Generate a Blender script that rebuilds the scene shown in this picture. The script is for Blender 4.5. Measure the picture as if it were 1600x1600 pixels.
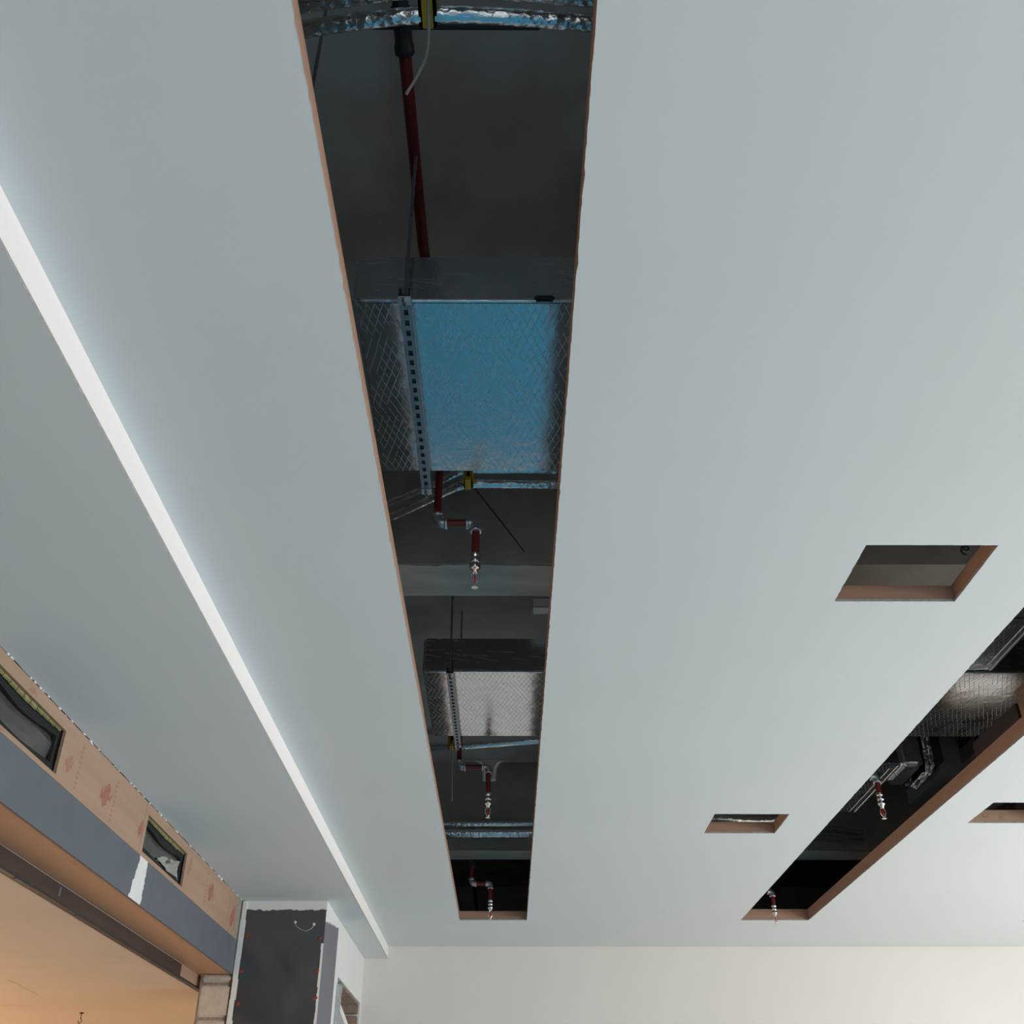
import bpy, bmesh, math, random
from mathutils import Vector, Matrix, noise

random.seed(7)
for o in list(bpy.data.objects):
    bpy.data.objects.remove(o, do_unlink=True)
S = bpy.context.scene
COL = S.collection

# ------------------------------------------------------------------ camera
PITCH = math.atan(1042 / 1600)
YAW = math.atan2(8, math.hypot(1600, 1042))
cam_d = bpy.data.cameras.new('camera')
cam_d.sensor_width = 36.0
cam_d.lens = 36.0                       # 1600 px focal length in a 1600 px frame
cam_d.clip_start = 0.02
cam = bpy.data.objects.new('camera', cam_d)
cam.location = (0, 0, 1.6)
cam.rotation_euler = (math.pi / 2 + PITCH, 0, -YAW)
COL.objects.link(cam)
S.camera = cam

# ------------------------------------------------------------------ world, lights, exposure
S.view_settings.view_transform = 'Standard'
S.view_settings.look = 'None'
S.view_settings.exposure = 0.07
S.view_settings.gamma = 1.0
S.view_settings.use_curve_mapping = False
w = bpy.data.worlds.new('overcast_sky')
S.world = w
w.use_nodes = True
w.node_tree.nodes['Background'].inputs[0].default_value = (0.62, 0.74, 0.85, 1)
w.node_tree.nodes['Background'].inputs[1].default_value = 0.9


def area(name, loc, rot, sx, sy, power, col):
    d = bpy.data.lights.new(name, 'AREA')
    d.shape = 'RECTANGLE'
    d.size, d.size_y = sx, sy
    d.energy = power
    d.color = col
    o = bpy.data.objects.new(name, d)
    o.location, o.rotation_euler = loc, rot
    COL.objects.link(o)
    return o


H90 = math.pi / 2
# daylight in the windows of the right wall (facing -x), of the wall behind the camera (facing +y)
area('daylight_right', (8.25, 4.2, 1.75), (0, H90, 0), 2.7, 9.6, 585, (0.965, 0.985, 1.0))
area('daylight_front', (2.0, -4.3, 1.7), (H90, 0, 0), 9.0, 2.6, 60, (0.84, 0.95, 1.0))
# added warm fill on the closed side wall of the room beyond the beam
area('warm_side_fill', (-7.9, 7.0, 1.5), (0, -H90, 0), 1.8, 10.0, 200, (1.0, 0.68, 0.42))
# work lamp low at the far end of that room, grazing its ceiling
area('work_lamp', (-6.2, 12.6, 1.9), (-H90, 0, 0), 0.5, 0.5, 16, (1.0, 0.70, 0.42))

# ------------------------------------------------------------------ materials


def mat(name, col=(0.5, 0.5, 0.5), rough=0.6, metal=0.0, var=0.0, scale=6.0, col2=None, bump=0.0, bscale=60.0,
        ior=1.45, stretch=(1, 1, 1), detail=4.0):
    m = bpy.data.materials.new(name)
    m.use_nodes = True
    nt = m.node_tree
    b = nt.nodes['Principled BSDF']
    b.inputs['Base Color'].default_value = (*col, 1)
    b.inputs['Roughness'].default_value = rough
    b.inputs['Metallic'].default_value = metal
    b.inputs['IOR'].default_value = ior
    tc = nt.nodes.new('ShaderNodeTexCoord')
    mp = nt.nodes.new('ShaderNodeMapping')
    mp.inputs['Scale'].default_value = stretch
    nt.links.new(tc.outputs['Object'], mp.inputs[0])
    if var > 0 or col2:
        n = nt.nodes.new('ShaderNodeTexNoise')
        n.inputs['Scale'].default_value = scale
        n.inputs['Detail'].default_value = detail
        nt.links.new(mp.outputs[0], n.inputs[0])
        r = nt.nodes.new('ShaderNodeValToRGB')
        c2 = col2 or tuple(max(0, c * (1 - var)) for c in col)
        c1 = col if col2 else tuple(min(1, c * (1 + var)) for c in col)
        r.color_ramp.elements[0].position = 0.32
        r.color_ramp.elements[1].position = 0.68
        r.color_ramp.elements[0].color = (*c2, 1)
        r.color_ramp.elements[1].color = (*c1, 1)
        nt.links.new(n.outputs[0], r.inputs[0])
        nt.links.new(r.outputs[0], b.inputs['Base Color'])
    if bump > 0:
        n2 = nt.nodes.new('ShaderNodeTexNoise')
        n2.inputs['Scale'].default_value = bscale
        n2.inputs['Detail'].default_value = 5
        nt.links.new(mp.outputs[0], n2.inputs[0])
        bm = nt.nodes.new('ShaderNodeBump')
        bm.inputs['Strength'].default_value = bump
        bm.inputs['Distance'].default_value = 0.01
        nt.links.new(n2.outputs[0], bm.inputs['Height'])
        nt.links.new(bm.outputs[0], b.inputs['Normal'])
    return m


def foil_mat(name, spacing=0.026, base=(0.68, 0.70, 0.72), rough=0.15, thread=0.8, wrinkle=0.26, warp=0.014,
             dirs=((0.95, 0.31, 0.9), (0.93, -0.36, 0.95)), width=0.045, cover=0.44, grain=(1, 1, 1)):
    """aluminium facing over a diamond scrim of threads: the threads are fine relief"""
    m = bpy.data.materials.new(name)
    m.use_nodes = True
    nt = m.node_tree
    L = nt.links.new
    b = nt.nodes['Principled BSDF']
    b.inputs['Base Color'].default_value = (*base, 1)
    b.inputs['Metallic'].default_value = 1.0
    b.inputs['Roughness'].default_value = rough
    tc = nt.nodes.new('ShaderNodeTexCoord')

    def M(op, a=None, c=None, v=None, v2=None):
        n = nt.nodes.new('ShaderNodeMath')
        n.operation = op
        if a is not None:
            L(a, n.inputs[0])
        if c is not None:
            L(c, n.inputs[1])
        if v is not None:
            n.inputs[1].default_value = v
        if v2 is not None:
            n.inputs[2].default_value = v2
        return n.outputs[0]
    nz = nt.nodes.new('ShaderNodeTexNoise')
    nz.inputs['Scale'].default_value = 5.0
    nz.inputs['Detail'].default_value = 2.0
    L(tc.outputs['Object'], nz.inputs[0])
    total = None
    for k, vec in enumerate(dirs):
        d = nt.nodes.new('ShaderNodeVectorMath')
        d.operation = 'DOT_PRODUCT'
        L(tc.outputs['Object'], d.inputs[0])
        d.inputs[1].default_value = vec
        wv = M('MULTIPLY', nz.outputs[0], None, warp)
        a = M('ADD', d.outputs['Value'], wv)
        a = M('DIVIDE', a, None, spacing)
        fr = M('FRACT', a)
        t = M('SUBTRACT', fr, None, 0.5)
        t = M('ABSOLUTE', t)
        ln = M('LESS_THAN', t, None, width)
        # threads show only here and there
        n2 = nt.nodes.new('ShaderNodeTexNoise')
        n2.inputs['Scale'].default_value = 7.0 + 2 * k
        n2.inputs['Detail'].default_value = 2.0
        mp = nt.nodes.new('ShaderNodeMapping')
        mp.inputs['Location'].default_value = (3.1 * k, 1.7, 0)
        mp.inputs['Scale'].default_value = grain
        L(tc.outputs['Object'], mp.inputs[0])
        L(mp.outputs[0], n2.inputs[0])
        msk = M('GREATER_THAN', n2.outputs[0], None, cover)
        ln = M('MULTIPLY', ln, msk)
        total = ln if total is None else M('MAXIMUM', total, ln)
    wr = nt.nodes.new('ShaderNodeTexNoise')
    wr.inputs['Scale'].default_value = 9.0
    wr.inputs['Detail'].default_value = 6.0
    wr.inputs['Roughness'].default_value = 0.6
    L(tc.outputs['Object'], wr.inputs[0])
    h = M('MULTIPLY', total, None, 0.12)
    h2 = M('MULTIPLY', wr.outputs[0], None, wrinkle)
    hh = M('ADD', h, h2)
    bp = nt.nodes.new('ShaderNodeBump')
    bp.inputs['Strength'].default_value = thread
    bp.inputs['Distance'].default_value = 0.012
    L(hh, bp.inputs['Height'])
    L(bp.outputs[0], b.inputs['Normal'])
    rr = M('MULTIPLY', total, None, 0.25)
    rr = M('ADD', rr, None, rough)
    L(rr, b.inputs['Roughness'])
    return m


def crumpled_foil(name, scale=38.0, rough=0.16, base=(0.74, 0.75, 0.77), strength=0.7, stretch=(1, 1, 1)):
    m = bpy.data.materials.new(name)
    m.use_nodes = True
    nt = m.node_tree
    L = nt.links.new
    b = nt.nodes['Principled BSDF']
    b.inputs['Base Color'].default_value = (*base, 1)
    b.inputs['Metallic'].default_value = 1.0
    b.inputs['Roughness'].default_value = rough
    tc = nt.nodes.new('ShaderNodeTexCoord')
    mp = nt.nodes.new('ShaderNodeMapping')
    mp.inputs['Scale'].default_value = stretch
    L(tc.outputs['Object'], mp.inputs[0])
    v = nt.nodes.new('ShaderNodeTexVoronoi')
    v.inputs['Scale'].default_value = scale
    L(mp.outputs[0], v.inputs[0])
    n = nt.nodes.new('ShaderNodeTexNoise')
    n.inputs['Scale'].default_value = scale * 1.4
    n.inputs['Detail'].default_value = 5
    L(mp.outputs[0], n.inputs[0])
    a = nt.nodes.new('ShaderNodeMath')
    L(v.outputs['Distance'], a.inputs[0])
    L(n.outputs[0], a.inputs[1])
    bp = nt.nodes.new('ShaderNodeBump')
    bp.inputs['Strength'].default_value = strength
    bp.inputs['Distance'].default_value = 0.008
    L(a.outputs[0], bp.inputs['Height'])
    L(bp.outputs[0], b.inputs['Normal'])
    return m


def painted_mat(name, white, dark, axis_z, slope_axis, slope, jag, rough_dark, ior_dark=1.6, edge=None):
    """white plaster with a dark primer coat below a ragged brushed line (object coords, metres)"""
    m = bpy.data.materials.new(name)
    m.use_nodes = True
    nt = m.node_tree
    L = nt.links.new
    b = nt.nodes['Principled BSDF']
    tc = nt.nodes.new('ShaderNodeTexCoord')
    sp = nt.nodes.new('ShaderNodeSeparateXYZ')
    L(tc.outputs['Object'], sp.inputs[0])
    n = nt.nodes.new('ShaderNodeTexNoise')
    n.inputs['Scale'].default_value = 22
    n.inputs['Detail'].default_value = 5
    n.inputs['Roughness'].default_value = 0.7
    L(tc.outputs['Object'], n.inputs[0])

    def M(op, a=None, c=None, v=None):
        k = nt.nodes.new('ShaderNodeMath')
        k.operation = op
        if a is not None:
            L(a, k.inputs[0])
        if c is not None:
            L(c, k.inputs[1])
        if v is not None:
            k.inputs[1].default_value = v
        return k.outputs[0]
    jj = M('MULTIPLY', M('SUBTRACT', n.outputs[0], None, 0.5), None, jag)
    zz = M('ADD', sp.outputs['Z'], jj)
    sl = M('MULTIPLY', sp.outputs[slope_axis], None, slope)
    mask = M('LESS_THAN', M('ADD', zz, sl), None, axis_z)
    if edge:
        for ax, lo, hi in edge:
            c = M('ADD', sp.outputs[ax], M('MULTIPLY', jj, None, 0.25))
            mask = M('MULTIPLY', mask, M('GREATER_THAN', c, None, lo))
            mask = M('MULTIPLY', mask, M('LESS_THAN', c, None, hi))
    mx = nt.nodes.new('ShaderNodeMix')
    mx.data_type = 'RGBA'
    L(mask, mx.inputs[0])
    mx.inputs[6].default_value = (*white, 1)
    mx.inputs[7].default_value = (*dark, 1)
    L(mx.outputs[2], b.inputs['Base Color'])
    rg = nt.nodes.new('ShaderNodeMix')
    rg.data_type = 'FLOAT'
    L(mask, rg.inputs[0])
    rg.inputs[2].default_value = 0.75
    rg.inputs[3].default_value = rough_dark
    L(rg.outputs[0], b.inputs['Roughness'])
    b.inputs['IOR'].default_value = ior_dark
    return m


M_CEIL = mat('white_ceiling_paint', (0.745, 0.795, 0.80), 0.7, var=0.012, scale=1.2, bump=0.02, bscale=180)
M_STEP = mat('warm_white_trim_paint', (0.90, 0.85, 0.81), 0.6)
M_WALL = mat('white_wall_paint', (0.77, 0.72, 0.665), 0.75, var=0.015, scale=1.0, bump=0.03, bscale=120)
M_GYPS = mat('gypsum_edge', (0.36, 0.33, 0.31), 0.9, var=0.15, scale=40)
M_FLOOR = mat('screed_floor', (0.62, 0.55, 0.47), 0.6, var=0.1, scale=2)
M_BLUE = mat('blue_floor_sheet', (0.05, 0.32, 0.54), 0.5, var=0.12, scale=3)
M_CONC = mat('raw_concrete', (0.36, 0.33, 0.29), 0.85, scale=3.0, col2=(0.25, 0.235, 0.215), bump=0.25, bscale=25)
M_SLAB = mat('dark_slab_concrete', (0.56, 0.57, 0.55), 0.85, scale=2.2, col2=(0.42, 0.37, 0.335), bump=0.2, bscale=20)
M_BEAM = mat('lit_beam_soffit', (0.68, 0.60, 0.50), 0.85, scale=5, col2=(0.50, 0.45, 0.38), bump=0.3, bscale=30,
             stretch=(0.6, 2, 2))  # light from below put into the concrete's tone
M_BEAM2 = mat('lit_far_beam_soffit', (0.90, 0.85, 0.76), 0.85, scale=5, col2=(0.70, 0.66, 0.58), bump=0.3, bscale=30, stretch=(0.6, 2, 2))  # paler than the near beam: missing light put into the colour
M_PLY = mat('pinkish_plywood', (0.44, 0.285, 0.20), 0.6, scale=2.5, col2=(0.385, 0.25, 0.165), bump=0.05, bscale=60,
            stretch=(1, 0.35, 6))
M_PLYSOF = mat('orange_plywood', (0.68, 0.375, 0.215), 0.5, scale=2.0, col2=(0.60, 0.335, 0.19), stretch=(5, 0.5, 5))
M_LIN = mat('lining_plywood', (0.42, 0.255, 0.175), 0.65, scale=3.0, col2=(0.35, 0.21, 0.145), stretch=(0.5, 0.5, 8))
M_STAMP = mat('red_print', (0.33, 0.11, 0.085), 0.7, scale=30, col2=(0.38, 0.18, 0.13))
M_STAMP2 = mat('faint_red_print', (0.36, 0.17, 0.125), 0.7, scale=45, col2=(0.41, 0.24, 0.165))
M_GREY = mat('grey_primer', (0.125, 0.14, 0.16), 0.5, var=0.06, scale=4)
M_FOIL = foil_mat('scrim_foil')
M_FOILSIDE = foil_mat('scrim_foil_side', 0.030, dirs=((0.03, 0.2, 1.0), (0.16, 0.2, 0.98)), width=0.05, cover=0.57, grain=(0.5, 1, 3), rough=0.22, thread=1.0)
M_FOIL2 = crumpled_foil('crumpled_foil', 42, 0.2)
M_PIPEFOIL = crumpled_foil('pipe_foil', 60, 0.22, base=(0.82, 0.83, 0.84), strength=0.4, stretch=(0.6, 1, 1))
M_TAPE = crumpled_foil('foil_tape', 25, 0.3, base=(0.85, 0.85, 0.85), strength=0.35)
M_RED = mat('red_pipe_paint', (0.20, 0.020, 0.018), 0.42, scale=12, col2=(0.15, 0.018, 0.016))
M_GALV = mat('galvanised_steel', (0.55, 0.57, 0.58), 0.36, metal=0.9, var=0.12, scale=40)
M_STRUT = mat('strut_steel', (0.29, 0.33, 0.35), 0.38, metal=0.85, var=0.12, scale=30)
M_CHROME = mat('chrome', (0.80, 0.80, 0.78), 0.18, metal=1.0)
M_BULB = mat('red_glass_bulb', (0.6, 0.02, 0.03), 0.1)
M_YEL = mat('yellow_clamp_plastic', (0.62, 0.36, 0.01), 0.5)
M_BLACK = mat('black_rubber_foam', (0.012, 0.014, 0.012), 0.9, bump=0.2, bscale=90)
M_BLKM = mat('black_metal', (0.03, 0.03, 0.03), 0.5)
M_WHITE = mat('white_filler', (0.80, 0.79, 0.77), 0.7, var=0.03, scale=20)
M_CREAM = mat('cream_plastic', (0.66, 0.64, 0.57), 0.45)
M_CABLE = mat('grey_cable', (0.42, 0.42, 0.40), 0.5)
M_STEEL = mat('brown_steel', (0.075, 0.044, 0.032), 0.55, scale=3, col2=(0.048, 0.031, 0.025), stretch=(4, 0.5, 4))
M_FARC = mat('far_ceiling_paint', (0.66, 0.56, 0.46), 0.75, var=0.04, scale=0.8)
M_BLOCK = mat('cream_block', (0.58, 0.50, 0.42), 0.85, var=0.1, scale=14, bump=0.5, bscale=40)
M_MORT = mat('mortar', (0.33, 0.28, 0.23), 0.9, var=0.2, scale=30, bump=0.6, bscale=60)
M_BRICK = mat('brown_brick', (0.30, 0.21, 0.16), 0.85, var=0.2, scale=15, bump=0.5, bscale=40)
M_INSUL = mat('yellow_insulation', (0.34, 0.30, 0.12), 0.9, scale=25, col2=(0.20, 0.19, 0.08), bump=0.8, bscale=50)
M_FILM = mat('grey_plastic_film', (0.085, 0.09, 0.075), 0.3, scale=6, col2=(0.055, 0.06, 0.05), bump=0.25, bscale=9)
M_FILM2 = mat('pale_plastic_film', (0.42, 0.42, 0.37), 0.35, scale=10, col2=(0.30, 0.30, 0.26), bump=0.5, bscale=20)
M_RUST = mat('red_oxide', (0.22, 0.05, 0.035), 0.7)
M_WOOD = mat('timber', (0.38, 0.23, 0.13), 0.7, var=0.15, scale=6, stretch=(1, 6, 6))
M_COLF = painted_mat('column_front_paint', (0.78, 0.77, 0.73), (0.046, 0.053, 0.060), 3.412, 'X', 0.0, 0.05, 0.13, 1.9)
M_COLS = painted_mat('column_side_paint', (0.78, 0.77, 0.74), (0.15, 0.155, 0.175), 2.29, 'Y', -0.12, 0.09, 0.5, 1.45,
                     edge=(('Y', 8.6, 9.40),))

# ------------------------------------------------------------------ mesh helpers


class MB:
    """collects shapes in world metres; one mesh object per build()"""

    def __init__(self):
        self.v, self.f, self.s, self.mi = [], [], [], []

    def add(self, vs, fs, smooth=False, mi=0):
        o = len(self.v)
        self.v += [Vector(p) for p in vs]
        self.f += [tuple(i + o for i in f) for f in fs]
        self.s += [smooth] * len(fs)
        self.mi += [mi] * len(fs)
        return self

    def box(self, a, b, mi=0):
        x0, y0, z0 = (min(p, q) for p, q in zip(a, b))
        x1, y1, z1 = (max(p, q) for p, q in zip(a, b))
        vs = [(x0, y0, z0), (x1, y0, z0), (x1, y1, z0), (x0, y1, z0), (x0, y0, z1), (x1, y0, z1), (x1, y1, z1), (x0, y1, z1)]
        fs = [(0, 3, 2, 1), (4, 5, 6, 7), (0, 1, 5, 4), (1, 2, 6, 5), (2, 3, 7, 6), (3, 0, 4, 7)]
        return self.add(vs, fs, mi=mi)

    def bbox(self, a, b, bev=0.004, seg=2, mi=0):
        """bevelled box"""
        bm = bmesh.new()
        bmesh.ops.create_cube(bm, size=1)
        c = [(p + q) / 2 for p, q in zip(a, b)]
        d = [abs(p - q) for p, q in zip(a, b)]
        for v in bm.verts:
            v.co = Vector((v.co.x * d[0] + c[0], v.co.y * d[1] + c[1], v.co.z * d[2] + c[2]))
        bmesh.ops.bevel(bm, geom=list(bm.edges), offset=min(bev, min(d) * 0.45), segments=seg, affect='EDGES')
        bm.verts.index_update()
        self.add([v.co.copy() for v in bm.verts], [[v.index for v in f.verts] for f in bm.faces], mi=mi)
        bm.free()
        return self

    def tube(self, pts, r, n=14, jit=0.0, rs=None, cap=True, mi=0, smooth=True):
        pts = [Vector(p) for p in pts]
        N = len(pts)
        t0 = (pts[1] - pts[0]).normalized()
        up = Vector((0, 0, 1)) if abs(t0.z) < 0.9 else Vector((1, 0, 0))
        u = t0.cross(up).normalized()
        vs, fs = [], []
        for i, p in enumerate(pts):
            if i == 0:
                t = t0
            elif i == N - 1:
                t = (pts[i] - pts[i - 1]).normalized()
            else:
                t = ((pts[i + 1] - pts[i]).normalized() + (pts[i] - pts[i - 1]).normalized()).normalized()
            u = (u - t * u.dot(t)).normalized()
            v = t.cross(u)
            rr = rs[i] if rs else r
            for k in range(n):
                a = 2 * math.pi * k / n
                q = rr * (1 + (random.uniform(-jit, jit) if jit else 0))
                vs.append(p + (u * math.cos(a) + v * math.sin(a)) * q)
        for i in range(N - 1):
            for k in range(n):
                k2 = (k + 1) % n
                fs.append((i * n + k, i * n + k2, (i + 1) * n + k2, (i + 1) * n + k))
        self.add(vs, fs, smooth, mi)
        if cap:
            self.add(vs[:n], [tuple(range(n - 1, -1, -1))], False, mi)
            self.add(vs[-n:], [tuple(range(n))], False, mi)
        return self

    def lathe(self, base, prof, n=16, axis=(0, 0, 1), mi=0, smooth=True):
        """prof: list of (radius, distance along axis)"""
        ax = Vector(axis).normalized()
        base = Vector(base)
        u = ax.cross(Vector((1, 0, 0)) if abs(ax.x) < 0.9 else Vector((0, 1, 0))).normalized()
        v = ax.cross(u)
        vs, fs = [], []
        for r, h in prof:
            for k in range(n):
                a = 2 * math.pi * k / n
                vs.append(base + ax * h + (u * math.cos(a) + v * math.sin(a)) * max(r, 1e-4))
        for i in range(len(prof) - 1):
            for k in range(n):
                k2 = (k + 1) % n
                fs.append((i * n + k, i * n + k2, (i + 1) * n + k2, (i + 1) * n + k))
        fs.append(tuple(range(n - 1, -1, -1)))
        fs.append(tuple((len(prof) - 1) * n + k for k in range(n)))
        return self.add(vs, fs, smooth, mi)

    def prism(self, poly, off):
        """poly: planar 3-D outline, extruded by off"""
        n = len(poly)
        off = Vector(off)
        vs = [Vector(p) for p in poly] + [Vector(p) + off for p in poly]
        fs = [tuple(range(n)), tuple(range(2 * n - 1, n - 1, -1))]
        fs += [(i, i + n, (i + 1) % n + n, (i + 1) % n) for i in range(n)]
        return self.add(vs, fs)

    def build(self, name, m, parent=None, loc=None):
        off = Vector((0, 0, 0))
        if parent is not None:
            p = parent
            while p.parent is not None:
                p = p.parent
            off = Vector(p.location)
        elif loc is not None:
            off = Vector(loc)
        me = bpy.data.meshes.new(name)
        me.from_pydata([tuple(v - off) for v in self.v], [], self.f)
        me.polygons.foreach_set('use_smooth', self.s)
        for mm in (m if isinstance(m, (list, tuple)) else (m,)):
            me.materials.append(mm)
        if any(self.mi):
            me.polygons.foreach_set('material_index', self.mi)
        bm = bmesh.new()
        bm.from_mesh(me)
        bmesh.ops.recalc_face_normals(bm, faces=bm.faces)
        bm.to_mesh(me)
        bm.free()
        me.update()
        o = bpy.data.objects.new(name, me)
        COL.objects.link(o)
        if parent is not None:
            o.parent = parent
        else:
            o.location = off
        return o


def thing(name, label, cat, loc, group=None):
    o = bpy.data.objects.new(name, None)
    o.location = loc
    o.empty_display_size = 0.1
    COL.objects.link(o)
    return tag(o, label, cat, group)


def tag(o, label=None, cat=None, group=None, kind=None):
    if label:
        o['label'] = label
    if cat:
        o['category'] = cat
    if group:
        o['group'] = group
    if kind:
        o['kind'] = kind
    return o


def struct(o, label=None):
    return tag(o, label, None, None, 'structure')


def ragged_loop(x0, x1, y0, y1, amp=0.0015, step=0.022, chip=0.0):
    """rectangle outline with a hand-cut edge"""
    pts = []
    cs = [(x0, y0), (x1, y0), (x1, y1), (x0, y1)]
    for i in range(4):
        a, b = Vector(cs[i]), Vector(cs[(i + 1) % 4])
        d = b - a
        n = max(2, int(d.length / step))
        nrm = Vector((d.y, -d.x)).normalized()
        for k in range(n):
            j = 0 if k == 0 else random.uniform(-amp, amp)
            if chip and k and random.random() < 0.08:
                j += chip * random.uniform(0.3, 1)
            p = a + d * (k / n) + nrm * j
            pts.append((p.x, p.y))
    return pts


def plate(name, outer, holes, z, thick, mats):
    """flat board with holes: filled 2-D curve turned into a mesh"""
    cu = bpy.data.curves.new(name, 'CURVE')
    cu.dimensions = '2D'
    cu.fill_mode = 'BOTH'
    cu.extrude = thick / 2
    for lp in [outer] + holes:
        sp = cu.splines.new('POLY')
        sp.points.add(len(lp) - 1)
        for p, q in zip(sp.points, lp):
            p.co = (q[0], q[1], 0, 1)
        sp.use_cyclic_u = True
    tmp = bpy.data.objects.new(name + '_curve', cu)
    COL.objects.link(tmp)
    dg = bpy.context.evaluated_depsgraph_get()
    me = bpy.data.meshes.new_from_object(tmp.evaluated_get(dg))
    bpy.data.objects.remove(tmp, do_unlink=True)
    bpy.data.curves.remove(cu)
    me.name = name
    me.materials.clear()
    for m in mats:
        me.materials.append(m)
    for p in me.polygons:
        p.use_smooth = False
        p.material_index = 0 if abs(p.normal.z) > 0.5 else min(1, len(mats) - 1)
    for v in me.vertices:
        v.co.z += z + thick / 2
    o = bpy.data.objects.new(name, me)
    COL.objects.link(o)
    return o


# ------------------------------------------------------------------ the setting
CZ = 3.6            # underside of the main ceiling
SZ = 3.482          # underside of the lower ceiling strip
SLABZ = 5.05
YB = 11.25          # back wall
struct(MB().box((-8, -4, -0.1), (8, 13, 0)).build('floor', M_FLOOR))
sheet = MB()
sheet.box((-2.1, -1.5, 0.0), (2.1, 9.5, 0.004))
tag(sheet.build('floor_sheet', M_BLUE), 'blue protective sheet laid on the hall floor, seen mirrored in foil', 'floor sheet')

SLOT1 = (-0.443, 0.178, -1.2, 9.975)
SLOT2 = (2.152, 2.778, 1.2, 9.968)
H1 = (1.348, 1.846, 3.293, 3.742)
H2 = (1.355, 1.844, 6.686, 7.13)
H3 = (3.082, 3.572, 6.435, 6.881)
H4 = (4.774, 5.264, 9.56, 10.01)
holes = [ragged_loop(*SLOT1, amp=0.0009, chip=0.003), ragged_loop(*SLOT2, amp=0.0009, chip=0.003)]
holes += [ragged_loop(*h, amp=0.0008, chip=0.003) for h in (H1, H2, H3, H4)]
ceil = struct(plate('ceiling', [(-1.222, -4), (8, -4), (8, YB), (-1.222, YB)], holes, CZ, 0.012, [M_CEIL, M_GYPS]),
              'white plasterboard ceiling with two long slots and square cut-outs')
MB().box((-1.234, -4, SZ + 0.003), (-1.222, YB, CZ + 0.012)).build('step_face', M_STEP, ceil)
edge = [(-1.2215, -4), (-1.2215, YB), (-1.46, YB), (-1.46, 8.648), (-2.139, 8.648)]
y = 8.6
while y > -3.9:
    edge.append((-2.1395 + random.uniform(-0.002, 0.004), y))
    y -= random.uniform(0.02, 0.06)
edge.append((-2.139, -4))
soff = struct(plate('ceiling', edge, [], SZ, 0.012, [M_CEIL, M_GYPS]), 'lower strip of ceiling along the beam')
struct(MB().box((-2.36, -4, SLABZ), (8.2, 15.2, SLABZ + 0.2)).build('ceiling', M_SLAB), 'raw concrete slab above the slots')
struct(MB().box((-1.66, YB, 0), (8.2, YB + 0.2, CZ + 0.012)).build('wall_back', M_WALL), 'white back wall of the hall')

# wall_right and wall_front stand outside the frame and carry the windows that light the hall
wr = MB()
wr.box((8, -4, 0), (8.2, YB, 0.4)).box((8, -4, 3.1), (8.2, 15, SLABZ))
for a, b in ((-4, -0.3), (3.2, 3.6), (7.1, 7.5), (11.0, YB)):
    wr.box((8, a, 0.4), (8.2, b, 3.1))
struct(wr.build('wall_right', M_WALL))
wf = MB()
wf.box((-8, -4.2, 0), (8.2, -4, 0.4)).box((-8, -4.2, 3.0), (8.2, -4, SLABZ))
for a, b in ((-8, -2.4), (1.7, 2.3), (6.4, 8.2)):
    wf.box((a, -4.2, 0.4), (b, -4, 3.0))
struct(wf.build('wall_front', M_WALL))
for i, (y0, y1) in enumerate(((-0.3, 3.2), (3.6, 7.1), (7.5, 11.0))):
    fr = MB()
    for a, b in ((y0, y0 + 0.05), (y1 - 0.05, y1), ((y0 + y1) / 2 - 0.025, (y0 + y1) / 2 + 0.025)):
        fr.box((8.06, a, 0.4), (8.12, b, 3.1))
    fr.box((8.06, y0, 0.4), (8.12, y1, 0.45)).box((8.06, y0, 3.05), (8.12, y1, 3.1))
    struct(fr.build('window_%d' % (i + 1), M_WHITE))

# left wall beyond the column, with a rough opening near the back corner
wl = MB()
OY0, OY1, OZ = 9.60, 11.19, 3.06
wl.box((-1.66, 8.66, OZ), (-1.46, YB, CZ)).box((-1.66, 8.66, 0), (-1.46, OY0, OZ)).box((-1.66, OY1, 0), (-1.46, YB, OZ))
wl.box((-2.36, 8.85, 0), (-2.16, YB + 0.2, CZ))
wall_left = struct(wl.build('wall_left', M_COLS), 'white left wall beyond the column with a grey primed band')
# dark masonry round the void above the ceilings
vo = MB()
vo.box((-2.36, -4, 2.95), (-2.20, 8.64, SLABZ)).box((-2.36, 8.64, CZ + 0.001), (-2.20, 15, SLABZ)).box((-2.36, 15, CZ), (8.2, 15.2, SLABZ))
vo.box((-2.2, YB + 0.2, CZ - 0.1), (8.2, 15, CZ))
struct(vo.build('wall_void', M_SLAB), 'bare masonry round the void above the ceiling')
for k in range(9):                                     # broken bricks left in the opening's far jamb
    z0 = 2.96 - k * 0.115
    q = random.uniform(0, 0.03)
    MB().bbox((-1.64, OY1 - 0.055 - q, z0), (-1.475, OY1 - 0.002, z0 + 0.095), 0.008).build('brick', M_BRICK, wall_left)
MB().bbox((-1.655, OY0 + 0.01, OZ - 0.02), (-1.475, OY1 - 0.01, OZ - 0.002), 0.004).build('lintel_soffit', M_BRICK, wall_left)

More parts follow.
